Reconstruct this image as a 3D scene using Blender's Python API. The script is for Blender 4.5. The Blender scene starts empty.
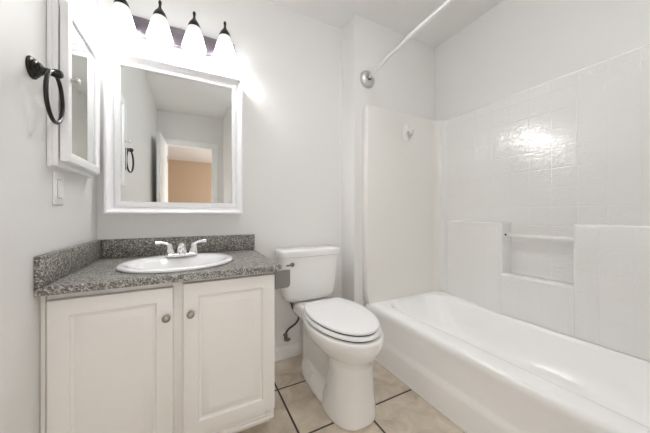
import bpy, bmesh, math, random
from mathutils import Vector, Matrix

S = bpy.context.scene
COL = S.collection
PI = math.pi

# ------------------------------------------------------------------ camera, light, exposure
cam = bpy.data.cameras.new('camera')
cam.sensor_fit = 'HORIZONTAL'
cam.sensor_width = 36.0
cam.lens = 256.0 * 36.0 / 650.0
cam.shift_y = -2.5 / 650.0
cam.clip_start = 0.01
camo = bpy.data.objects.new('camera', cam)
COL.objects.link(camo)
camo.location = (0, 0, 1.0)
camo.rotation_euler = (PI / 2, 0, -0.4765)
S.camera = camo

world = bpy.data.worlds.new('world')
S.world = world
world.use_nodes = True
world.node_tree.nodes['Background'].inputs[0].default_value = (0.9, 0.95, 1.0, 1)
world.node_tree.nodes['Background'].inputs[1].default_value = 0.5

S.view_settings.view_transform = 'Standard'
S.view_settings.look = 'None'
S.view_settings.gamma = 1.0
S.view_settings.use_curve_mapping = False
S.view_settings.exposure = 1.10
S.cycles.max_bounces = 16
S.cycles.diffuse_bounces = 12
S.cycles.glossy_bounces = 8
S.cycles.use_denoising = True
S.cycles.sample_clamp_indirect = 6.0
S.cycles.caustics_reflective = False
S.cycles.caustics_refractive = False

BULB_W = 1.6          # each bulb of the vanity light
SHADE_E = 3.1         # glow of the lit frosted shades

FILL_LAMP_E = 15.0         # glow of the added, unseen ceiling fill lamp

def area(name, loc, rot, sx, sy, power, color):
    l = bpy.data.lights.new(name, 'AREA')
    l.shape = 'RECTANGLE'; l.size = sx; l.size_y = sy; l.energy = power; l.color = color
    o = bpy.data.objects.new(name, l); COL.objects.link(o)
    o.location = loc; o.rotation_euler = rot
    return o
# daylight added to light the room beyond the door; no window is built
area('hall_fill', (2.35, -2.7, 1.4), (0, PI / 2, 0), 1.3, 1.6, 45, (0.95, 0.97, 1.0))
# fill panel added outside the doorway to brighten the room's lower half
area('doorway_fill', (-.03, -1.3, .58), (PI / 2, 0, 0), .56, .95, 4.2, (0.96, 0.98, 1.0))

# ------------------------------------------------------------------ materials
def mat(name, color, rough=0.5, metal=0.0, spec=0.5, emit=None, estr=0.0, coat=0.0):
    m = bpy.data.materials.new(name); m.use_nodes = True
    b = m.node_tree.nodes['Principled BSDF']
    b.inputs['Base Color'].default_value = (*color, 1)
    b.inputs['Roughness'].default_value = rough
    b.inputs['Metallic'].default_value = metal
    b.inputs['Specular IOR Level'].default_value = spec
    if coat: b.inputs['Coat Weight'].default_value = coat
    if emit:
        b.inputs['Emission Color'].default_value = (*emit, 1)
        b.inputs['Emission Strength'].default_value = estr
    return m

def nodes(m):
    t = m.node_tree
    return t, t.nodes, t.links, t.nodes['Principled BSDF']

def add_noise_bump(m, scale=120, strength=0.1, dist=0.002, detail=3):
    t, n, l, b = nodes(m)
    g = n.new('ShaderNodeNewGeometry'); x = n.new('ShaderNodeTexNoise'); u = n.new('ShaderNodeBump')
    x.inputs['Scale'].default_value = scale; x.inputs['Detail'].default_value = detail
    u.inputs['Strength'].default_value = strength; u.inputs['Distance'].default_value = dist
    l.new(g.outputs['Position'], x.inputs['Vector']); l.new(x.outputs['Fac'], u.inputs['Height'])
    l.new(u.outputs['Normal'], b.inputs['Normal'])
    return m

def vary(m, c1, c2, scale=3, detail=4):
    t, n, l, b = nodes(m)
    g = n.new('ShaderNodeNewGeometry'); x = n.new('ShaderNodeTexNoise'); r = n.new('ShaderNodeValToRGB')
    x.inputs['Scale'].default_value = scale; x.inputs['Detail'].default_value = detail
    r.color_ramp.elements[0].position = 0.35; r.color_ramp.elements[1].position = 0.65
    r.color_ramp.elements[0].color = (*c1, 1); r.color_ramp.elements[1].color = (*c2, 1)
    l.new(g.outputs['Position'], x.inputs['Vector']); l.new(x.outputs['Fac'], r.inputs['Fac'])
    l.new(r.outputs['Color'], b.inputs['Base Color'])
    return m

M = {}
M['wall'] = add_noise_bump(mat('painted_drywall', (0.79, 0.785, 0.772), 0.55, spec=0.3), 90, 0.12, 0.003)
M['ceiling'] = add_noise_bump(mat('ceiling_paint', (0.80, 0.798, 0.79), 0.8, spec=0.2), 110, 0.25, 0.004)
M['tan'] = mat('tan_wall_paint', (0.50, 0.37, 0.26), 0.8)
M['trim'] = mat('trim_paint', (0.88, 0.88, 0.87), 0.35)
M['cab'] = vary(mat('cabinet_paint', (0.75, 0.7, 0.64), 0.4), (0.80, 0.775, 0.745), (0.83, 0.805, 0.775), 2)
M['mirwood'] = mat('white_lacquer', (0.86, 0.86, 0.87), 0.3)
M['mirror'] = mat('mirror_glass', (0.86, 0.88, 0.87), 0.0, 1.0)
M['china'] = mat('white_china', (0.92, 0.92, 0.93), 0.12, coat=0.2)
M['toilet'] = mat('white_vitreous_china', (0.82, 0.815, 0.80), 0.1, coat=0.3)
M['seat'] = mat('white_seat_plastic', (0.86, 0.86, 0.87), 0.25)
M['endpanel'] = mat('end_panel_acrylic', (0.80, 0.785, 0.75), 0.2)
M['acrylic'] = mat('white_tub_acrylic', (0.94, 0.938, 0.935), 0.16)
M['nickel'] = mat('brushed_nickel', (0.62, 0.60, 0.57), 0.28, 1.0)
M['chrome'] = mat('chrome', (0.88, 0.88, 0.88), 0.16, 1.0)
M['barplate'] = mat('polished_fixture_plate', (0.30, 0.265, 0.305), 0.32, 1.0)
M['bronze'] = mat('dark_bronze', (0.028, 0.026, 0.024), 0.35, 0.6)
M['black'] = mat('dark_gap', (0.03, 0.028, 0.025), 0.7)
M['greyplate'] = mat('grey_painted_metal', (0.22, 0.215, 0.20), 0.4, 0.2)
M['plastic'] = mat('white_plastic', (0.85, 0.84, 0.83), 0.35)
M['hose'] = mat('braided_grey_hose', (0.07, 0.065, 0.06), 0.45, 0.4)
M['brass'] = mat('aged_valve_metal', (0.25, 0.22, 0.18), 0.4, 0.8)
M['shade'] = mat('frosted_lit_glass', (0.9, 0.9, 0.9), 0.3, emit=(0.97, 0.98, 1.0), estr=SHADE_E)
M['shadetop'] = mat('ribbed_lit_glass', (0.55, 0.55, 0.56), 0.3, emit=(1.0, 0.99, 1.0), estr=0.24)
M['dome'] = mat('fill_lamp_glass', (0.9, 0.9, 0.9), 0.4, emit=(0.96, 0.98, 1.0), estr=FILL_LAMP_E)
M['rod'] = mat('satin_silver_rod', (0.88, 0.88, 0.87), 0.3, 0.85)
M['flange'] = mat('satin_flange', (0.66, 0.65, 0.63), 0.3, 0.8)
M['bar'] = mat('pale_acrylic_bar', (0.80, 0.79, 0.76), 0.12, spec=0.6)
M['clear'] = mat('clear_plastic', (0.86, 0.85, 0.83), 0.15, spec=0.6)
M['knob'] = mat('satin_nickel_knob', (0.40, 0.355, 0.30), 0.38, 1.0)
M['carpet'] = mat('beige_carpet', (0.45, 0.40, 0.33), 0.95)

def granite():
    m = mat('speckled_granite', (0.2, 0.19, 0.18), 0.5, spec=1.0)
    t, n, l, b = nodes(m)
    g = n.new('ShaderNodeNewGeometry')
    v = n.new('ShaderNodeTexVoronoi'); v.inputs['Scale'].default_value = 360
    v2 = n.new('ShaderNodeTexVoronoi'); v2.inputs['Scale'].default_value = 210
    no = n.new('ShaderNodeTexNoise'); no.inputs['Scale'].default_value = 60; no.inputs['Detail'].default_value = 3
    for q in (v, v2, no): l.new(g.outputs['Position'], q.inputs['Vector'])
    s1 = n.new('ShaderNodeSeparateColor'); l.new(v.outputs['Color'], s1.inputs[0])
    s2 = n.new('ShaderNodeSeparateColor'); l.new(v2.outputs['Color'], s2.inputs[0])
    a = n.new('ShaderNodeMath'); a.operation = 'ADD'
    l.new(s1.outputs[0], a.inputs[0]); l.new(s2.outputs[0], a.inputs[1])
    a2 = n.new('ShaderNodeMath'); a2.operation = 'ADD'; l.new(a.outputs[0], a2.inputs[0]); l.new(no.outputs['Fac'], a2.inputs[1])
    d = n.new('ShaderNodeMath'); d.operation = 'MULTIPLY'; d.inputs[1].default_value = 0.3333; l.new(a2.outputs[0], d.inputs[0])
    r = n.new('ShaderNodeValToRGB'); l.new(d.outputs[0], r.inputs['Fac'])
    e = r.color_ramp.elements
    e[0].position = 0.22; e[0].color = (0.028, 0.025, 0.02, 1)
    e[1].position = 0.80; e[1].color = (0.72, 0.69, 0.65, 1)
    x = e.new(0.42); x.color = (0.095, 0.087, 0.073, 1)
    x = e.new(0.58); x.color = (0.27, 0.254, 0.23, 1)
    l.new(r.outputs['Color'], b.inputs['Base Color'])
    return m
M['granite'] = granite()

def floor_tile():
    m = mat('beige_floor_tile', (0.4, 0.34, 0.28), 0.42)
    t, n, l, b = nodes(m)
    g = n.new('ShaderNodeNewGeometry'); mp = n.new('ShaderNodeVectorMath'); mp.operation = 'ADD'
    mp.inputs[1].default_value = (0.35 * 20 - 0.429, 0.347 * 20 - 1.4175, 0)
    l.new(g.outputs['Position'], mp.inputs[0])
    br = n.new('ShaderNodeTexBrick'); br.offset = 0; br.squash = 1
    br.inputs['Scale'].default_value = 1; br.inputs['Mortar Size'].default_value = 0.0055; br.inputs['Mortar Smooth'].default_value = 0.15
    br.inputs['Brick Width'].default_value = 0.35; br.inputs['Row Height'].default_value = 0.347
    l.new(mp.outputs[0], br.inputs['Vector'])
    n1 = n.new('ShaderNodeTexNoise'); n1.inputs['Scale'].default_value = 9; n1.inputs['Detail'].default_value = 8; n1.inputs['Roughness'].default_value = 0.62; n1.inputs['Distortion'].default_value = 0.6
    l.new(g.outputs['Position'], n1.inputs['Vector'])
    r = n.new('ShaderNodeValToRGB'); l.new(n1.outputs['Fac'], r.inputs['Fac'])
    e = r.color_ramp.elements
    e[0].position = 0.30; e[0].color = (0.43, 0.365, 0.285, 1)
    e[1].position = 0.70; e[1].color = (0.72, 0.645, 0.54, 1)
    x = e.new(0.48); x.color = (0.59, 0.51, 0.415, 1)
    mx = n.new('ShaderNodeMix'); mx.data_type = 'RGBA'
    l.new(br.outputs['Fac'], mx.inputs['Factor']); l.new(r.outputs['Color'], mx.inputs['A'])
    mx.inputs['B'].default_value = (0.045, 0.035, 0.028, 1)
    l.new(mx.outputs['Result'], b.inputs['Base Color'])
    bp = n.new('ShaderNodeBump'); bp.invert = True; bp.inputs['Strength'].default_value = 0.5; bp.inputs['Distance'].default_value = 0.002
    l.new(br.outputs['Fac'], bp.inputs['Height']); l.new(bp.outputs['Normal'], b.inputs['Normal'])
    return m
M['floor'] = floor_tile()

def wall_tile():
    """glossy white moulded tile pattern of the tub surround"""
    m = mat('moulded_tile_acrylic', (0.81, 0.805, 0.795), 0.05, spec=1.0, coat=0.6)
    t, n, l, b = nodes(m)
    g = n.new('ShaderNodeNewGeometry'); sp = n.new('ShaderNodeSeparateXYZ'); cb = n.new('ShaderNodeCombineXYZ')
    l.new(g.outputs['Position'], sp.inputs[0]); l.new(sp.outputs['Y'], cb.inputs['X']); l.new(sp.outputs['Z'], cb.inputs['Y'])
    mp = n.new('ShaderNodeVectorMath'); mp.operation = 'ADD'
    mp.inputs[1].default_value = (0.1128 * 20 - 0.604, 0.111 * 20 - 1.154, 0)
    l.new(cb.outputs[0], mp.inputs[0])
    br = n.new('ShaderNodeTexBrick'); br.offset = 0; br.squash = 1
    br.inputs['Scale'].default_value = 1; br.inputs['Mortar Size'].default_value = 0.003; br.inputs['Mortar Smooth'].default_value = 0.6
    br.inputs['Brick Width'].default_value = 0.1128; br.inputs['Row Height'].default_value = 0.111
    l.new(mp.outputs[0], br.inputs['Vector'])
    no = n.new('ShaderNodeTexNoise'); no.inputs['Scale'].default_value = 34; no.inputs['Detail'].default_value = 1.5; no.inputs['Distortion'].default_value = 1.2
    l.new(g.outputs['Position'], no.inputs['Vector'])
    b1 = n.new('ShaderNodeBump'); b1.inputs['Strength'].default_value = 0.6; b1.inputs['Distance'].default_value = 0.003
    l.new(no.outputs['Fac'], b1.inputs['Height'])
    b2 = n.new('ShaderNodeBump'); b2.invert = True; b2.inputs['Strength'].default_value = 0.5; b2.inputs['Distance'].default_value = 0.0022
    l.new(br.outputs['Fac'], b2.inputs['Height']); l.new(b1.outputs['Normal'], b2.inputs['Normal'])
    l.new(b2.outputs['Normal'], b.inputs['Normal'])
    return m
M['walltile'] = wall_tile()

# ------------------------------------------------------------------ mesh helpers
def box(bm, x0, x1, y0, y1, z0, z1, bev=0.0, seg=2):
    vs = [bm.verts.new((x, y, z)) for z in (z0, z1) for x, y in ((x0, y0), (x1, y0), (x1, y1), (x0, y1))]
    fs = [(3, 2, 1, 0), (4, 5, 6, 7), (0, 1, 5, 4), (1, 2, 6, 5), (2, 3, 7, 6), (3, 0, 4, 7)]
    faces = [bm.faces.new([vs[i] for i in f]) for f in fs]
    if bev > 0:
        es = list({e for f in faces for e in f.edges})
        bmesh.ops.bevel(bm, geom=es, offset=bev, segments=seg, profile=0.5, affect='EDGES')

def loft(bm, loops, cap0=True, cap1=True, closed=True):
    rows = [[bm.verts.new(p) for p in lp] for lp in loops]
    n = len(rows[0])
    for a, b in zip(rows, rows[1:]):
        for i in range(n if closed else n - 1):
            j = (i + 1) % n
            bm.faces.new((a[i], a[j], b[j], b[i]))
    if cap0: bm.faces.new(list(reversed(rows[0])))
    if cap1: bm.faces.new(rows[-1])
    return rows

def basis(axis):
    z = Vector(axis).normalized()
    h = Vector((0, 0, 1)) if abs(z.z) < 0.9 else Vector((1, 0, 0))
    x = h.cross(z).normalized(); y = z.cross(x)
    return x, y, z

def lathe(bm, prof, origin, axis=(0, 0, 1), seg=32, sx=1.0, sy=1.0, cap0=True, cap1=True):
    """prof: (radius, distance along axis)"""
    x, y, z = basis(axis); o = Vector(origin)
    loft(bm, [[o + z * d + x * (r * sx * math.cos(2 * PI * k / seg)) + y * (r * sy * math.sin(2 * PI * k / seg)) for k in range(seg)] for r, d in prof], cap0, cap1)

def tube(bm, pts, rad, seg=14, closed=False):
    pts = [Vector(p) for p in pts]; n = len(pts)
    rads = rad if isinstance(rad, (list, tuple)) else [rad] * n
    up = None; loops = []
    for i, p in enumerate(pts):
        if closed: t = pts[(i + 1) % n] - pts[i - 1]
        else: t = pts[min(i + 1, n - 1)] - pts[max(i - 1, 0)]
        t.normalize()
        if up is None:
            up, _, _ = basis(t)
        up = (up - t * up.dot(t)).normalized(); v = t.cross(up)
        loops.append([p + (up * math.cos(2 * PI * k / seg) + v * math.sin(2 * PI * k / seg)) * rads[i] for k in range(seg)])
    if closed: loft(bm, loops + [loops[0]], False, False)
    else: loft(bm, loops)
    if closed: bmesh.ops.remove_doubles(bm, verts=bm.verts, dist=1e-6)

def spline(ctrl, per=10):
    c = [Vector(p) for p in ctrl]; c = [c[0] * 2 - c[1]] + c + [c[-1] * 2 - c[-2]]
    out = []
    for i in range(1, len(c) - 2):
        for k in range(per):
            t = k / per; a, b, d, e = c[i - 1], c[i], c[i + 1], c[i + 2]
            out.append(0.5 * ((2 * b) + (d - a) * t + (2 * a - 5 * b + 4 * d - e) * t * t + (3 * b - a - 3 * d + e) * t ** 3))
    out.append(c[-2])
    return out

def obj(name, bm, material, parent=None, smooth=True, angle=35, sub=0):
    bmesh.ops.recalc_face_normals(bm, faces=bm.faces)
    if parent is not None:
        r = parent
        off = Vector((0, 0, 0))
        while r is not None:
            off += r.location; r = r.parent
        bmesh.ops.translate(bm, verts=bm.verts, vec=-off)
    me = bpy.data.meshes.new(name); bm.to_mesh(me); bm.free()
    me.materials.append(M[material] if isinstance(material, str) else material)
    o = bpy.data.objects.new(name, me); COL.objects.link(o)
    if parent is not None: o.parent = parent
    if smooth:
        for p in me.polygons: p.use_smooth = True
        me.set_sharp_from_angle(angle=math.radians(angle))
    if sub:
        s = o.modifiers.new('subdivision', 'SUBSURF'); s.levels = sub; s.render_levels = sub
    return o

def B(): return bmesh.new()

def tag(o, label, cat, group=None):
    o['label'] = label; o['category'] = cat
    if group: o['group'] = group
    return o

def thing(name, label, cat, loc, group=None):
    o = bpy.data.objects.new(name, None); COL.objects.link(o)
    o.empty_display_size = 0.05
    o.location = loc
    return tag(o, label, cat, group)

def struct(name, bm, material, smooth=False):
    o = obj(name, bm, material, None, smooth); o['kind'] = 'structure'
    return o

def slab(name, material, *d):
    b = B(); box(b, *d); return struct(name, b, material)

def copy_tree(src, loc):
    r = src.copy(); COL.objects.link(r); r.location = loc
    for ch in list(src.children):
        c = ch.copy(); COL.objects.link(c); c.parent = r
        for g in list(ch.children):
            d = g.copy(); COL.objects.link(d); d.parent = c
    return r

# ------------------------------------------------------------------ the room
XL, YB, ZC = -0.436, 1.707, 2.435          # left wall, back wall, ceiling
XW, YW, XR = 1.03, 1.534, 1.862            # wing wall beside the tub, its face, right wall
XP, YE = 1.10, 1.475                       # tub side, end panel face
YN = -0.045                                # near end of the tub
XV, YV, YD = 0.41, -0.22, -0.90            # recess behind the camera, door wall

slab('floor', 'floor', XL - .1, XR + .1, YD - .12, YB + .1, -.06, 0)
slab('ceiling', 'ceiling', XL - .1, XR + .1, YD - .12, YB + .1, ZC, ZC + .06)
slab('wall_back', 'wall', XL - .1, XR + .1, YB, YB + .1, 0, ZC)
slab('wall_left', 'wall', XL - .1, XL, YD - .12, YB, 0, ZC)
slab('wall_right', 'wall', XR, XR + .1, YV - .1, YB, 0, ZC)
slab('wall_alcove', 'wall', XW, XR, YW, YB, 0, ZC)                    # wing wall at the head of the tub
b = B(); box(b, XV, XV + .1, YD, YV, 0, ZC); box(b, XV + .1, XR, YV - .1, YV, 0, ZC)
struct('wall_front', b, 'wall')
b = B(); box(b, XW, XR, YV, YN - .035, 0, ZC); struct('wall_alcove_front', b, 'wall')
DX0, DX1, DZ = -0.33, 0.27, 1.985          # doorway
b = B(); box(b, XL, DX0, YD - .1, YD, 0, ZC); box(b, DX1, XV, YD - .1, YD, 0, ZC); box(b, DX0, DX1, YD - .1, YD, DZ, ZC)
struct('wall_door_side', b, 'wall')
b = B()
for (x0, x1, z0, z1) in ((DX0 - .06, DX0 + .0, 0, DZ + .06), (DX1, DX1 + .06, 0, DZ + .06), (DX0, DX1, DZ, DZ + .06)):
    box(b, x0, x1, YD, YD + .014, z0, z1, .003)
box(b, DX0, DX0 + .015, YD - .1, YD, 0, DZ); box(b, DX1 - .015, DX1, YD - .1, YD, 0, DZ); box(b, DX0, DX1, YD - .1, YD, DZ - .015, DZ)
struct('trim_1', b, 'trim')
# room beyond the door
slab('floor_hall', 'carpet', -1.6, 2.5, -4.6, YD - .12, -.06, 0)
slab('ceiling_hall', 'ceiling', -1.6, 2.5, -4.6, YD - .12, ZC, ZC + .06)
slab('wall_hall_back', 'tan', -1.6, 2.5, -4.7, -4.6, 0, ZC)
slab('wall_hall_left', 'tan', -1.7, -1.6, -4.6, YD - .1, 0, ZC)
slab('wall_hall_right', 'tan', 2.5, 2.6, -4.6, YD - .1, 0, ZC)
b = B(); box(b, -1.6, XL - .1, YD - .14, YD - .1, 0, ZC); box(b, XV + .1, 2.5, YD - .14, YD - .1, 0, ZC)
struct('wall_hall_front', b, 'tan')

def baseboard(name, boxes):
    b = B()
    for (x0, x1, y0, y1) in boxes:
        box(b, x0, x1, y0, y1, 0, .074, .0015)
    return b
# back wall baseboard with a stepped top
b = B(); box(b, .334, XW, YB - .012, YB, 0, .072, .002); box(b, .334, XW, YB - .008, YB, .070, .09, .003)
struct('baseboard_back', b, 'trim')
b = B(); box(b, XW - .012, XW, YW, YB - .012, 0, .072, .002); box(b, XW - .008, XW, YW, YB - .012, .070, .09, .003)
box(b, XW - .012, XP, YW - .012, YW, 0, .072, .002); box(b, XW - .008, XP, YW - .008, YW, .07, .09, .003)
struct('baseboard_alcove', b, 'trim')

# open door leaf, seen in the mirror
b = B(); hx, hy = DX0 + .012, YD + .02
ang = math.radians(92.5); L_ = .585; T_ = .035
dirv = Vector((math.cos(ang), math.sin(ang), 0)); nv = Vector((-dirv.y, dirv.x, 0))
def dpt(a, t, z): return Vector((hx, hy, 0)) + dirv * a + nv * t + Vector((0, 0, z))
loft(b, [[dpt(0, 0, z), dpt(L_, 0, z), dpt(L_, T_, z), dpt(0, T_, z)] for z in (.01, 1.97)])
d1 = struct('door_1', b, 'trim')
for s in (0, 1):
    k = B(); p = dpt(L_ - .06, 0 if s == 0 else T_, 1.0 - .05)
    lathe(k, [(.026, 0), (.026, .006), (.011, .009), (.011, .03), (.026, .038), (.028, .05), (.018, .058)], p, nv * (-1 if s == 0 else 1), 20)
    obj('door_knob', k, 'nickel', d1)
k = B()
for z in (.2, 1.0, 1.72): tube(k, [dpt(-.006, -.004, z), dpt(-.006, -.004, z + .09)], .006)
obj('hinge', k, 'nickel', d1)

# ------------------------------------------------------------------ vanity cabinet
YF = 1.13                                   # door fronts
van = thing('vanity_cabinet', 'off-white two-door vanity cabinet under the granite countertop', 'cabinet', (-.05, 1.42, 0))
b = B()
VX0, VX1, YFF = XL + .002, .330, 1.152
box(b, VX1 - .018, VX1, YFF + .018, YB - .002, .072, .742); box(b, VX1 - .018, VX1, 1.226, YB - .002, .0, .072)                  # right side
box(b, VX0 + .012, VX0 + .03, YFF + .018, YB - .002, .0, .742)
box(b, VX0 + .03, VX1 - .018, YB - .012, YB - .002, .07, .742)            # back
box(b, VX0 + .03, VX1 - .018, YFF + .018, YB - .012, .085, .10)           # floor
obj('carcass', b, 'cab', van, False)
b = B()
zt, zb = .742, .072
box(b, VX0 + .014, VX0 + .055, YFF, YFF + .018, zb, zt, .001)
box(b, VX1 - .04, VX1, YFF, YFF + .018, zb, zt, .001)
box(b, -.075, -.028, YFF, YFF + .018, zb, zt, .001)
box(b, VX0 + .055, -.075, YFF, YFF + .018, zt - .05, zt, .001); box(b, -.028, VX1 - .04, YFF, YFF + .018, zt - .05, zt, .001)
box(b, VX0 + .055, -.075, YFF, YFF + .018, zb, zb + .07, .001); box(b, -.028, VX1 - .04, YFF, YFF + .018, zb, zb + .07, .001)
obj('face_frame', b, 'cab', van)
b = B(); box(b, VX0, VX0 + .0115, YFF - .006, YB - .004, 0, .742, .001)
obj('filler_strip', b, 'cab', van)
b = B(); box(b, VX0 + .03, VX1 - .02, 1.226, 1.24, 0, .085)
obj('toe_kick', b, 'cab', van, False)
b = B()
prof = [(0, .0), (-.006, 0), (-.008, .006), (-.004, .012), (-.006, .02), (0, .024)]
loft(b, [[Vector((x, YFF + p[0], zb + p[1])) for p in prof] for x in (VX0 + .014, VX1 - .004)])
obj('base_moulding', b, 'cab', van)

def door(x0, x1, z0, z1):
    b = B()
    def rect(i, y): return [Vector((x0 + i, y, z0 + i)), Vector((x1 - i, y, z0 + i)), Vector((x1 - i, y, z1 - i)), Vector((x0 + i, y, z1 - i))]
    loft(b, [rect(0, YFF - .001), rect(0, YF + .004), rect(.0015, YF + .001), rect(.004, YF), rect(.052, YF), rect(.054, YF + .001), rect(.057, YF + .008),
             rect(.065, YF + .009), rect(.068, YF + .007), rect(.088, YF + .0015), rect(.091, YF + .0005), rect(.094, YF + .0005)])
    return obj('door', b, 'cab', van, True, 25)
def knob(p, x, z):
    b = B(); lathe(b, [(.007, 0), (.006, .006), (.006, .012), (.0110, .015), (.0138, .019), (.0136, .022), (.012, .0255), (.008, .028), (.003, .0290)], (x, YF, z), (0, -1, 0), 28)
    return obj('knob', b, 'knob', p)
dl = door(-.415, -.067, .125, .7215); knob(dl, -.088, .612)
dr = door(-.034, .3285, .125, .729); knob(dr, -.008, .612)

# ------------------------------------------------------------------ countertop with splashes
ZT = .7715
SX, SY, SA, SB = -.054, 1.365, .232, .213     # sink oval
ct = thing('countertop', 'dark speckled granite countertop with back and side splash on the vanity', 'countertop', (-.05, 1.41, .744))
b = B()
x0, x1, y0, y1 = XL + .001, .353, 1.11, YB - .001
N = 64
def oval(a, bb, z, n=N, cx=SX, cy=SY): return [Vector((cx + a * math.cos(2 * PI * k / n), cy + bb * math.sin(2 * PI * k / n), z)) for k in range(n)]
def rectpt(k, z, i=0):
    a = 2 * PI * k / N; c, s = math.cos(a), math.sin(a)
    X0, X1, Y0, Y1 = x0 + i, x1 - i, y0 + i, y1 - i
    ts = []
    if c > 1e-9: ts.append((X1 - SX) / c)
    if c < -1e-9: ts.append((X0 - SX) / c)
    if s > 1e-9: ts.append((Y1 - SY) / s)
    if s < -1e-9: ts.append((Y0 - SY) / s)
    t = min(ts); return Vector((SX + c * t, SY + s * t, z))
def rectloop(z, i=0):
    pts = [rectpt(k, z, i) for k in range(N)]
    for cx_, cy_ in ((x0 + i, y0 + i), (x1 - i, y0 + i), (x1 - i, y1 - i), (x0 + i, y1 - i)):
        j = min(range(N), key=lambda q: (pts[q].x - cx_) ** 2 + (pts[q].y - cy_) ** 2)
        pts[j] = Vector((cx_, cy_, z))
    return pts
zb_ = ZT - .027
loft(b, [oval(SA * .9, SB * .88, zb_), oval(SA * .9, SB * .88, ZT), rectloop(ZT, .003), rectloop(ZT - .003), rectloop(zb_), oval(SA * .9, SB * .88, zb_)], False, False)
bmesh.ops.remove_doubles(b, verts=b.verts, dist=1e-6)
obj('slab', b, 'granite', ct)
b = B(); box(b, XL + .0225, .357, YB - .021, YB - .001, ZT, .868, .002); obj('back_splash', b, 'granite', ct)
b = B(); box(b, XL + .001, XL + .0215, 1.11, YB - .001, ZT - .027 + .0275, .869, .002); obj('side_splash', b, 'granite', ct)

# ------------------------------------------------------------------ sink
sk = thing('sink', 'white oval drop-in sink set in the granite countertop', 'sink', (SX, SY, ZT))
b = B()
def so(a, bb, z, dy=0): return oval(a, bb, z, 64, SX, SY + dy)
loops = [so(SA - .006, SB - .006, ZT + .0005), so(SA, SB, ZT + .004), so(SA, SB, ZT + .010), so(SA - .005, SB - .005, ZT + .015), so(SA - .016, SB - .016, ZT + .0165),
         so(SA - .030, SB - .030, ZT + .014, -.002), so(SA - .040, SB - .055, ZT + .011, -.022), so(SA - .047, SB - .064, ZT + .000, -.024),
         so(SA - .060, SB - .078, ZT - .04, -.024), so(SA - .085, SB - .10, ZT - .085, -.022), so(SA - .14, SB - .14, ZT - .118, -.02), so(.03, .03, ZT - .128, -.02)]
loft(b, loops, False, True)
obj('basin', b, 'china', sk, True, 60)
b = B(); lathe(b, [(.024, 0), (.024, .003), (.019, .004), (.017, .001), (.004, .001)], (SX, SY - .02, ZT - .128), (0, 0, 1), 24); obj('drain', b, 'chrome', sk)

# ------------------------------------------------------------------ faucet
FX, FY, FZ = -.05, 1.512, ZT + .0135
fc = thing('faucet', 'chrome two-handle faucet on the back ledge of the white sink', 'faucet', (FX, FY, FZ))
b = B()
def stad(hx_, hy_, z, n=40): return [Vector((FX + (hx_ - hy_) * (1 if math.cos(2 * PI * k / n) > 0 else -1) * (1 if abs(math.cos(2*PI*k/n)) > 1e-6 else 0) + hy_ * math.cos(2 * PI * k / n), FY + hy_ * math.sin(2 * PI * k / n), z)) for k in range(n)]
loft(b, [stad(.078, .027, FZ), stad(.078, .027, FZ + .008), stad(.075, .024, FZ + .012), stad(.070, .019, FZ + .014)])
obj('base_plate', b, 'chrome', fc)
b = B()   # short spout rising and leaning forward over the bowl
path = spline([(FX, FY + .002, FZ + .010), (FX, FY - .002, FZ + .035), (FX, FY - .022, FZ + .054), (FX, FY - .060, FZ + .054), (FX, FY - .088, FZ + .040)], 8)
nP = len(path)
tube(b, path, [.026 - .010 * min(1, k / (nP * .4)) for k in range(nP)], 20)
lathe(b, [(.020, -.004), (.019, .018), (.014, .027), (.005, .030)], (FX, FY - .024, FZ + .040), (0, -.25, 1), 20)
obj('spout', b, 'chrome', fc)
b = B(); lathe(b, [(.0095, 0), (.0095, .008), (.007, .0082), (.007, .002), (.002, .002)], (FX, FY - .086, FZ + .041), (0, -.82, -.55), 18); obj('aerator', b, 'nickel', fc)
for s in (-1, 1):
    hxp = FX + s * .052
    b = B()
    lathe(b, [(.022, 0), (.021, .010), (.017, .022), (.0145, .036), (.013, .046), (.009, .052), (.003, .054)], (hxp, FY, FZ + .012), (s * .08, 0, 1), 22)
    lv = spline([(hxp + s * .002, FY, FZ + .050), (hxp + s * .012, FY - .002, FZ + .064), (hxp + s * .034, FY - .006, FZ + .071), (hxp + s * .063, FY - .012, FZ + .074)], 8)
    nL = len(lv)
    tube(b, lv, [.0105 - .0035 * math.sin(PI * k / (nL - 1)) - .001 * k / nL for k in range(nL)], 14)
    obj('handle', b, 'chrome', fc)

# ------------------------------------------------------------------ wall mirror
mr = thing('wall_mirror', 'large wall mirror in a wide white moulded frame above the sink', 'mirror', (-.06, YB, 1.0))
MX0, MX1, MZ0, MZ1, YM = -.391, .273, 1.0, 1.822, 1.656
def mrect(i, y): return [Vector((MX0 + i, y, MZ0 + i)), Vector((MX1 - i, y, MZ0 + i)), Vector((MX1 - i, y, MZ1 - i)), Vector((MX0 + i, y, MZ1 - i))]
b = B()
loft(b, [mrect(i, y) for i, y in ((.0, YB - .001), (0, YM - .034), (.002, YM - .039), (.006, YM - .041), (.011, YM - .041), (.015, YM - .038), (.018, YM - .033), (.026, YM - .022), (.036, YM - .015), (.0385, YM - .020), (.043, YM - .024), (.058, YM - .024), (.062, YM - .022), (.064, YM - .015), (.064, YM - .001))], False, False)
obj('frame', b, 'mirwood', mr, True, 30)
b = B()
gi = .0642
loft(b, [mrect(gi, YM - .002), mrect(gi, YM - .0170), mrect(gi + .022, YM - .01681)], True, True)
obj('glass', b, 'mirror', mr, False)

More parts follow.
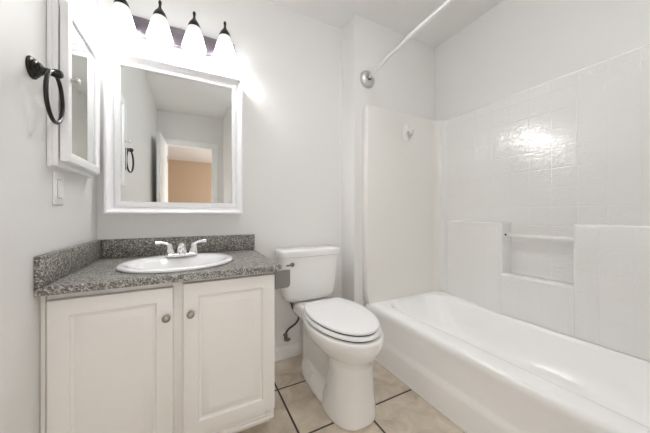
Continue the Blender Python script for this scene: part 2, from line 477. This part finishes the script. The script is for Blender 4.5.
# ------------------------------------------------------------------ medicine cabinet on the left wall
mc = thing('medicine_cabinet', 'white medicine cabinet with mirrored door on the left wall', 'cabinet', (XL, 1.375, 1.165))
b = B(); box(b, XL + .001, -.4095, 1.195, 1.556, 1.166, 1.756, .002)
box(b, XL + .001, -.424, 1.187, 1.195, 1.160, 1.762, .002)
obj('body', b, 'mirwood', mc)
b = B(); CX0, CX1 = -.4045, -.383
DY0, DY1, DZ0, DZ1 = 1.197, 1.540, 1.183, 1.738
def crect(i, x): return [Vector((x, DY0 + i, DZ0 + i)), Vector((x, DY1 - i, DZ0 + i)), Vector((x, DY1 - i, DZ1 - i)), Vector((x, DY0 + i, DZ1 - i))]
loft(b, [crect(0, CX0), crect(0, CX1 - .006), crect(.003, CX1 - .001), crect(.007, CX1), crect(.026, CX1), crect(.033, CX1 - .002), crect(.038, CX1 - .008), crect(.038, CX0)], False, False)
mdoor = obj('door', b, 'mirwood', mc)
b = B(); loft(b, [crect(.0382, CX0 + .002), crect(.0382, CX1 - .009)]); obj('mirror_pane', b, 'mirror', mdoor, False)
b = B(); lathe(b, [(.006, 0), (.005, .010), (.010, .014), (.012, .019), (.010, .024), (.004, .026)], (CX1, 1.216, 1.472), (1, 0, 0), 20); obj('knob', b, 'nickel', mdoor)

# ------------------------------------------------------------------ light switch
sw = thing('light_switch', 'white rocker light switch plate below the medicine cabinet', 'light switch', (XL, 1.268, 1.09))
b = B(); box(b, XL + .0005, XL + .006, 1.230, 1.306, 1.033, 1.149, .003, 3); obj('plate', b, 'plastic', sw)
b = B(); loft(b, [[Vector((XL + x, y, z)) for y, z, x in ((1.2525, 1.059, .0058), (1.2835, 1.059, .0058), (1.2835, 1.123, .0058), (1.2525, 1.123, .0058))], [Vector((XL + x, y, z)) for y, z, x in ((1.2525, 1.059, .0125), (1.2835, 1.059, .0125), (1.2835, 1.123, .0075), (1.2525, 1.123, .0075))]]); obj('rocker', b, 'plastic', sw)
b = B(); box(b, XL + .0055, XL + .0064, 1.2505, 1.2855, 1.057, 1.125); obj('rocker_gap', b, 'greyplate', sw)

# ------------------------------------------------------------------ towel ring
tr = thing('towel_ring', 'dark bronze towel ring on the left wall', 'towel ring', (XL, 1.10, 1.44))
b = B(); lathe(b, [(.033, 0), (.033, .004), (.030, .007), (.026, .008), (.026, .012), (.023, .015), (.019, .016), (.019, .021), (.015, .024)], (XL + .0005, 1.10, 1.445), (1, 0, 0), 32); obj('wall_flange', b, 'bronze', tr)
b = B(); lathe(b, [(.013, .020), (.0105, .030), (.0105, .046), (.013, .052), (.013, .064), (.009, .070), (.003, .072)], (XL, 1.10, 1.443), (1, 0, -.05), 24); obj('post', b, 'bronze', tr)
b = B(); R_ = .073; rc = Vector((-.384, 1.10, 1.364)); tw = math.radians(-5)
tube(b, [rc + Vector((math.sin(tw) * R_ * math.cos(a), math.cos(tw) * R_ * math.cos(a), R_ * 1.04 * math.sin(a))) for a in [2 * PI * k / 64 for k in range(64)]], .0056, 12, True); obj('ring', b, 'bronze', tr)

# ------------------------------------------------------------------ vanity light with four shades
vl = thing('vanity_light', 'four-shade vanity light bar on the wall above the mirror', 'light fixture', (-.085, YB, 1.945))
b = B(); box(b, -.378, .232, YB - .018, YB - .001, 1.945, 2.066, .005, 3)
box(b, -.370, .224, YB - .026, YB - .018, 1.957, 2.042, .004, 2)
obj('back_plate', b, 'barplate', vl)
LY = 1.60
for lx in (-.315, -.154, .007, .167):
    b = B()
    tube(b, spline([(lx, YB - .018, 2.050), (lx, YB - .05, 2.056), (lx, LY + .03, 2.064), (lx, LY + .004, 2.066)], 8), .0055, 12)
    ar = obj('arm', b, 'barplate', vl)
    b = B(); lathe(b, [(.030, -.030), (.0325, -.026), (.031, -.018), (.026, -.004), (.017, .010), (.010, .020), (.0065, .030), (.006, .044), (.0078, .047), (.0078, .058), (.004, .064), (.001, .065)], (lx, LY, 2.062), (0, 0, 1), 28)
    obj('cap', b, 'bronze', ar)
    b = B()
    n_ = 48
    def ring(r, z, rib=0): return [Vector((lx + (r + rib * (k % 2)) * math.cos(2 * PI * k / n_), LY + (r + rib * (k % 2)) * math.sin(2 * PI * k / n_), z)) for k in range(n_)]
    loft(b, [ring(.026, 2.040), ring(.031, 2.034, .0006), ring(.0425, 1.995, .0008), ring(.0405, 1.995), ring(.029, 2.032)], False, False)
    obj('shade_collar', b, 'shadetop', ar, True, 60)
    b = B()
    loft(b, [ring(.0425, 1.9948), ring(.051, 1.962), ring(.058, 1.935), ring(.0610, 1.922), ring(.0605, 1.916), ring(.059, 1.917), ring(.056, 1.935), ring(.0405, 1.9948)], False, False)
    obj('shade', b, 'shade', ar, True, 60)
    l = bpy.data.lights.new('bulb', 'POINT'); l.energy = BULB_W; l.color = (1.0, 0.995, 0.99); l.shadow_soft_size = .032
    lo = bpy.data.objects.new('bulb_light', l); COL.objects.link(lo); lo.parent = ar
    lo.location = Vector((lx, LY - .016, 1.944)) - Vector(vl.location)

# ------------------------------------------------------------------ ceiling fill lamp, added out of view to brighten the room
LX_, LY_ = .74, .40
cl = thing('ceiling_fill_lamp', 'added round white fill lamp on the ceiling beside the shower rod', 'fill lamp', (LX_, LY_, ZC))
b = B(); lathe(b, [(.17, 0), (.17, .018), (.155, .024)], (LX_, LY_, ZC - .0005), (0, 0, -1), 40); obj('rim', b, 'nickel', cl)
b = B(); lathe(b, [(.150, .020), (.150, .03), (.138, .058), (.10, .078), (.05, .088), (.005, .090)], (LX_, LY_, ZC), (0, 0, -1), 40)
obj('diffuser', b, 'dome', cl, True, 60)

# ------------------------------------------------------------------ grey plate at the vanity's side
b = B()
zt_, zb_ = .739, .657; x0_, x1_, rr = .3305, .405, .016
pl = [(x0_, zt_), (x1_, zt_)] + [(x1_ - rr + rr * math.cos(a), zb_ + rr + rr * math.sin(a)) for a in [-PI / 2 * k / 6 for k in range(7)]] + [(x0_, zb_)]
b2 = B(); loft(b2, [[Vector((x, y, z)) for x, z in pl] for y in (1.140, 1.1485)])
# mounting tab that wraps back along the cabinet side
box(b2, .3305, .3335, 1.1485, 1.20, .657, .739)
br = tag(obj('side_bracket', b2, 'greyplate', None, False), 'flat grey metal plate jutting from the vanity side beside the toilet tank', 'bracket')
b.free()

# ------------------------------------------------------------------ toilet
TX = .713
tl = thing('toilet', 'white two-piece toilet with closed lid between vanity and bathtub', 'toilet', (TX, 1.33, 0))
def egg(w, yf, yb, z, n=56, p=2.0, wb=None, cx=TX):
    """outline: rounded front (towards -Y), squarer back"""
    ym = yf + (yb - yf) * .52
    out = []
    for k in range(n):
        a = 2 * PI * k / n; c, s = math.cos(a), math.sin(a)
        if s < 0:
            x = w * math.copysign(abs(c) ** (2 / p), c); y = ym - (ym - yf) * abs(s) ** (2 / p)
        else:
            q = 2.0 if wb is None else 3.0
            ww = w if wb is None else w + (wb - w) * s
            x = ww * math.copysign(abs(c) ** (2 / q), c); y = ym + (yb - ym) * abs(s) ** (2 / q)
        out.append(Vector((cx + x, y, z)))
    return out
b = B()
# bowl and front column
loft(b, [egg(.124, .974, 1.30, .0, p=2.5), egg(.126, .971, 1.30, .012, p=2.5), egg(.125, .973, 1.28, .03, p=2.5), egg(.115, .978, 1.24, .12, p=2.3), egg(.107, .979, 1.23, .22, p=2.2), egg(.106, .976, 1.24, .275),
         egg(.124, .962, 1.33, .300), egg(.152, .940, 1.40, .328), egg(.172, .924, 1.45, .356), egg(.180, .917, 1.46, .376), egg(.183, .916, 1.46, .400, wb=.155), egg(.181, .919, 1.46, .417, wb=.155), egg(.171, .93, 1.455, .4195, wb=.145)])
# deck under the tank
box(b, TX - .118, TX + .118, 1.38, 1.64, .335, .421, .02, 3)
# trapway
tube(b, spline([(TX, 1.26, .24), (TX, 1.36, .28), (TX, 1.44, .26), (TX, 1.50, .17), (TX, 1.55, .06)], 8), .068, 20)
box(b, TX - .068, TX + .068, 1.20, 1.60, .03, .38, .03, 3)
# foot flange
loft(b, [egg(.121, 1.0, 1.60, .0, wb=.114), egg(.122, 1.0, 1.60, .02, wb=.114), egg(.117, 1.01, 1.595, .045, wb=.108), egg(.085, 1.05, 1.57, .075, wb=.08)])
bw = obj('bowl', b, 'toilet', tl, True, 60)
rm = bw.modifiers.new('remesh', 'REMESH'); rm.mode = 'VOXEL'; rm.voxel_size = .0055; rm.use_smooth_shade = True
sm = bw.modifiers.new('smooth', 'SMOOTH'); sm.factor = .5; sm.iterations = 9
for s in (-1, 1):
    b = B(); lathe(b, [(.016, 0), (.016, .008), (.012, .016), (.004, .019)], (TX + s * .094, 1.36, .052), (s * .3, 0, 1), 18); obj('bolt_cap', b, 'toilet', tl)

def rrect(xa, xb, ya, yb, r, z, n=6):
    out = []
    for (cx, cy, a0) in ((xb - r, yb - r, 0), (xa + r, yb - r, PI / 2), (xa + r, ya + r, PI), (xb - r, ya + r, 1.5 * PI)):
        for k in range(n + 1):
            a = a0 + PI / 2 * k / n; out.append(Vector((cx + r * math.cos(a), cy + r * math.sin(a), z)))
    return out
# tank: bowed front, narrowing to a rounded bottom
TC = .700
def tank(hw, yf, yb, z, bow=.012, n=18):
    TX = TC
    pts = []
    r = .035
    base = rrect(TX - hw, TX + hw, yf, yb, r, z, 6)
    for p in base:
        if p.y < yf + .1: p.y -= bow * (1 - ((p.x - TX) / hw) ** 2)
        pts.append(p)
    # refine the front for the bow
    out = []
    for i, p in enumerate(pts):
        out.append(p); q = pts[(i + 1) % len(pts)]
        if abs(p.x - q.x) > .1 and p.y < yf + .05:
            for k in range(1, 8):
                x = p.x + (q.x - p.x) * k / 8
                out.append(Vector((x, yf - bow * (1 - ((x - TX) / hw) ** 2), z)))
        elif abs(p.x - q.x) > .1:
            for k in range(1, 8): out.append(p.lerp(q, k / 8))
    return out
b = B()
loft(b, [tank(.135, 1.585, 1.665, .426), tank(.155, 1.565, 1.675, .430), tank(.170, 1.552, 1.682, .444), tank(.179, 1.545, 1.686, .469), tank(.187, 1.541, 1.690, .52), tank(.201, 1.536, 1.694, .66), tank(.206, 1.534, 1.695, .742)])
tk = obj('tank', b, 'toilet', tl, True, 50)
b = B()
loft(b, [tank(.209, 1.530, 1.696, .724), tank(.216, 1.523, 1.698, .727), tank(.2175, 1.521, 1.698, .752), tank(.2155, 1.523, 1.698, .764), tank(.208, 1.530, 1.696, .770), tank(.15, 1.56, 1.67, .7715)])
obj('tank_lid', b, 'toilet', tl, True, 50)
# seat and closed lid
def seat_loop(w, yf, yb, z, wb, r=.012):
    ym = 1.225; pts = []
    n = 28
    half = []
    for k in range(n + 1):                       # front arc from the tip round to the widest point
        a = PI / 2 * k / n
        half.append((w * math.sin(a) ** .97, ym - (ym - yf) * math.cos(a)))
    for k in range(1, 15):                       # sides drawing in to the straight back edge
        t = k / 14; y = ym + (yb - r - ym) * t
        half.append((w + (wb - w) * t ** 2.1, y))
    for k in range(1, 6):
        a = PI / 2 * k / 5; half.append((wb - r + r * math.cos(a), yb - r + r * math.sin(a)))
    for x, y in half: pts.append(Vector((TX + x, y, z)))
    for x, y in reversed(half[1:]): pts.append(Vector((TX - x, y, z)))
    return pts
b = B()
loft(b, [seat_loop(.166, .936, 1.412, .4265, .125), seat_loop(.172, .930, 1.415, .429, .13), seat_loop(.173, .929, 1.416, .438, .13), seat_loop(.170, .933, 1.414, .4445, .128), seat_loop(.160, .945, 1.40, .4455, .12)])
obj('seat', b, 'seat', tl, True, 60)
b = B()
loft(b, [seat_loop(.162, .940, 1.420, .4525, .118), seat_loop(.166, .936, 1.423, .4545, .121), seat_loop(.167, .935, 1.423, .462, .122), seat_loop(.164, .938, 1.421, .4665, .120), seat_loop(.152, .952, 1.41, .469, .108), seat_loop(.08, 1.05, 1.33, .4705, .06)])
obj('seat_lid', b, 'seat', tl, True, 60)
b = B()
loft(b, [seat_loop(.158, .944, 1.405, .4453, .115), seat_loop(.158, .944, 1.405, .4527, .115)]); loft(b, [seat_loop(.162, .941, 1.405, .418, .12), seat_loop(.162, .941, 1.405, .4267, .12)])
obj('gap_shade', b, 'black', tl)  # black filler standing in for the shade in the seat and lid gaps
for s in (-1, 1):
    b = B(); box(b, TX + s * .075 - .02, TX + s * .075 + .02, 1.412, 1.445, .421, .452, .006, 3); obj('hinge', b, 'seat', tl)
b = B()
lathe(b, [(.013, 0), (.013, .006), (.010, .012), (.004, .014)], (TX - .155, 1.531, .680), (0, -1, 0), 20)
tube(b, spline([(TX - .155, 1.520, .680), (TX - .172, 1.516, .680), (TX - .200, 1.514, .679)], 5), [.0055] * 5 + [.005] * 5 + [.0045], 12)
obj('flush_lever', b, 'brass', tl)

# ------------------------------------------------------------------ toilet water supply
ws = thing('water_supply', 'dark flexible water supply hose and shutoff valve behind the toilet', 'plumbing', (.556, YB, .17))
b = B(); lathe(b, [(.030, 0), (.029, .005), (.022, .012), (.012, .015)], (.556, YB - .001, .172), (0, -1, 0), 28); obj('wall_escutcheon', b, 'plastic', ws)
b = B()
lathe(b, [(.008, .0), (.008, .045)], (.556, YB - .012, .172), (0, -1, 0), 16)
lathe(b, [(.013, -.022), (.013, .016), (.008, .018), (.008, .030)], (.556, YB - .055, .172), (0, 0, 1), 18)
lathe(b, [(.006, 0), (.006, .016), (.018, .018), (.018, .028), (.012, .031)], (.556, YB - .062, .168), (.25, -1, -.1), 18, 1.0, .6)
obj('shutoff_valve', b, 'brass', ws)
b = B()
tube(b, spline([(.556, YB - .055, .196), (.575, YB - .060, .225), (.622, YB - .070, .258), (.640, YB - .078, .300), (.606, YB - .082, .345), (.590, YB - .084, .385), (.588, YB - .085, .412)], 8), .0068, 12)
obj('hose', b, 'hose', ws)
b = B(); lathe(b, [(.015, 0), (.015, .022), (.011, .026)], (.588, YB - .085, .400), (0, 0, 1), 8); obj('coupling_nut', b, 'hose', ws)

# ------------------------------------------------------------------ bathtub
TO, TI = 1.112, XR - .004                   # apron face, wall side
ZR = .362
tb = thing('bathtub', 'long white alcove bathtub with a stepped apron front', 'bathtub', (1.48, .72, 0))
Y0, Y1 = YN - .02, YE + .04
def srect(xa, xb, ya, yb, r, z, n=8): return rrect(xa, xb, ya, yb, r, z, n)
b = B()
loft(b, [srect(TO + .004, TI, Y0, Y1, .004, ZR - .012), srect(TO + .010, TI - .002, Y0 + .002, Y1 - .002, .006, ZR - .003), srect(TO + .020, TI - .01, Y0 + .01, Y1 - .01, .01, ZR),
         srect(1.205, 1.742, .05, 1.452, .13, ZR), srect(1.214, 1.738, .058, 1.447, .13, ZR - .002), srect(1.223, 1.733, .066, 1.441, .13, ZR - .008), srect(1.232, 1.729, .076, 1.434, .13, ZR - .022),
         srect(1.262, 1.704, .13, 1.365, .14, ZR - .12), srect(1.278, 1.685, .19, 1.315, .145, ZR - .19), srect(1.31, 1.655, .24, 1.275, .13, ZR - .215), srect(1.38, 1.59, .32, 1.2, .10, ZR - .221)], False, True)
# apron: rolled rim, recessed face, stepped skirt
ap = [(TO + .004, ZR - .012), (TO - .001, ZR - .020), (TO, ZR - .045), (TO + .002, ZR - .060), (TO + .005, ZR - .09), (TO + .008, .175), (TO + .007, .160), (TO + .001, .140), (TO, .12), (TO, .0)]
loft(b, [[Vector((x, y, z)) for y in (Y0, Y0 + .3, .7, Y1 - .3, Y1)] for x, z in ap], False, False, False)
obj('tub_body', b, 'acrylic', tb, True, 50)
b = B(); lathe(b, [(.034, 0), (.034, .003), (.028, .005), (.022, .003), (.004, .004)], (1.485, 1.12, ZR - .221), (0, 0, 1), 24); obj('drain', b, 'chrome', tb)
b = B(); box(b, TO - .007, TO - .0005, YN, YW - .014, 0, .009, .003); obj('caulk_strip', b, 'plastic', tb)

# ------------------------------------------------------------------ tub surround
ZS = 1.775
XS = 1.845
sr = thing('tub_surround', 'glossy white tub surround with moulded tile pattern and niche above the bathtub', 'tub surround', (1.60, .72, ZR))
def panel(pts, z0, z1, back, flare=None):
    pass
b = B()
rc_ = .09
arc = [(XS - rc_ + rc_ * math.sin(a), YE - rc_ + rc_ * math.cos(a)) for a in [PI / 2 * k / 8 for k in range(9)]]
# end panel with a thick outer flange that flares into the tub rim
face = [(XP + .002, YW - .001), (XP, YW - .004), (XP, YE + .010), (XP + .003, YE + .003), (XP + .010, YE)] 
endl = face + arc[:5] + [(XS + .0, YW - .001)]
def lv(z, dx=0, dy=0): return [Vector((x + (dx if i in (0, 1, 2, 3, 4) else 0), y - (dy if 2 <= i < len(endl) - 1 else 0), z)) for i, (x, y) in enumerate(endl)]
loft(b, [lv(ZR + .0005, .012, .010), lv(ZR + .02, .006, .004), lv(ZR + .06, .001, .001), lv(ZR + .12), lv(ZS - .008), lv(ZS, .004, -.004)])
obj('end_panel', b, 'endpanel', sr, True, 40)
b = B()
nl = [(x, 2 * ((YE + YN) / 2) - y) for x, y in endl]
nl = [(x, (YN - .034 if y < YN - .03 else y)) for x, y in nl]
loft(b, [[Vector((x, y, z)) for x, y in nl] for z in (ZR + .0005, ZS)])
obj('near_end_panel', b, 'endpanel', sr, True, 40)
# long tiled panel along the right wall
b = B()
ya, yb = YN + rc_ * .3, YE - rc_
tp = [(XR - .001, YE - .012)] + [(x, y) for x, y in arc[4:]] + [(XS, .9), (XS, .4), (XS, YN + .01), (XR - .001, YN + .01)]
loft(b, [[Vector((x, y, z)) for x, y in tp] for z in (ZR + .0005, ZS - .006, ZS - .001, ZS)][:2] + [[Vector((x + (.006 if x < XR - .01 else 0), y, ZS)) for x, y in tp]])
obj('tiled_panel', b, 'walltile', sr, True, 40)
# thicker lower band with the open niche between two raised blocks
XB = 1.738; ZL = .949; NZ = .624; NY0, NY1 = .588, .925
b = B()
ease = lambda t: t * t * (3 - 2 * t)
lo = [(XS + .004, 1.40)] + [(XS + .002 + (XB - XS - .002) * (.6 * k / 12 + .4 * ease(k / 12)), 1.40 - .44 * k / 12) for k in range(13)] + [(XB, NY1 + .012), (XB + .003, NY1 + .003), (XB + .012, NY1), (XS + .004, NY1)]
cxl, cyl = XS - .02, 1.2
def lring(z, i): return [Vector((min(x + i, XS + .004) if y > NY1 + .001 else (x + i if x < XS else x), y + (i if abs(y - NY1) < .004 and x < XS else 0), z)) for x, y in lo]
loft(b, [lring(ZR + .0005, 0), lring(ZL - .016, 0), lring(ZL - .007, .003), lring(ZL - .002, .009), lring(ZL, .018)])
def block(y0, y1, z0, z1, bev=.014): box(b, XB, XS + .004, y0, y1, z0, z1, bev, 3)
block(YN + .012, NY0, ZR + .0005, ZL); block(NY0 - .012, NY1 + .012, ZR + .0005, NZ)
obj('lower_ledge', b, 'walltile', sr, True, 40)

# ------------------------------------------------------------------ bar across the niche
tbz = .865
bar = thing('towel_bar', 'pale horizontal grab bar across the niche in the tub surround', 'bar', (1.793, .925, tbz))
b = B(); tube(b, [(1.793, NY1 - .0005, tbz), (1.793, .75, tbz - .0005), (1.793, NY0 + .0005, tbz - .001)], .0125, 20); obj('rod', b, 'bar', bar)
b = B(); lathe(b, [(.006, 0), (.006, .006), (.003, .007)], (1.770, NY1 - .0005, tbz + .004), (0, -1, 0), 14); obj('dark_hole', b, 'bronze', bar)  # dark disc in place of the shaded hole at the bar's end

# ------------------------------------------------------------------ shower curtain rod
rod = thing('shower_curtain_rod', 'curved chrome shower curtain rod above the bathtub', 'curtain rod', (1.14, YW, 1.99))
p0, p1, pm = Vector((1.14, YW - .025, 1.99)), Vector((1.14, YN - .012, 1.99)), Vector((1.068, .76, 1.995))
pts = []
for k in range(33):
    t = k / 32; pts.append((p0 * (1 - t) * (1 - t) + (pm * 2 - (p0 + p1) / 2) * 2 * t * (1 - t) + p1 * t * t))
b = B(); tube(b, pts[:10], .0115, 18); obj('rod_sleeve', b, 'rod', rod)
b = B(); tube(b, pts[9:], .0135, 18); obj('rod_tube', b, 'rod', rod)
b = B(); lathe(b, [(.064, 0), (.064, .005), (.058, .015), (.044, .024), (.026, .028), (.017, .0285)], (1.14, YW - .0005, 1.99), (0, -1, 0), 32); obj('flange', b, 'flange', rod)
b = B(); lathe(b, [(.0165, 0), (.0165, .006), (.0125, .007)], (1.14, YW - .028, 1.99), (-.15, -1, 0), 20); obj('socket_ring', b, 'black', rod)
b = B(); lathe(b, [(.052, 0), (.052, .004), (.047, .012), (.036, .021), (.022, .027)], (1.14, YN - .034, 1.99), (0, 1, 0), 32); obj('flange', b, 'flange', rod)

# ------------------------------------------------------------------ hook on the end panel
hk = thing('robe_hook', 'small metal hook on an oval adhesive plate on the tub end panel', 'hook', (1.478, YE, 1.63))
b = B(); lathe(b, [(.074, 0), (.074, .002), (.068, .005), (.02, .006)], (1.478, YE - .0003, 1.632), (0, -1, 0), 32, .52, 1.0); obj('adhesive_plate', b, 'clear', hk)
b = B(); tube(b, spline([(1.484, YE - .004, 1.640), (1.484, YE - .014, 1.618), (1.486, YE - .026, 1.606), (1.492, YE - .040, 1.618), (1.498, YE - .044, 1.646)], 8), [.0085] * 8 + [.0075] * 16 + [.0065] * 9, 14)
obj('hook', b, 'nickel', hk)
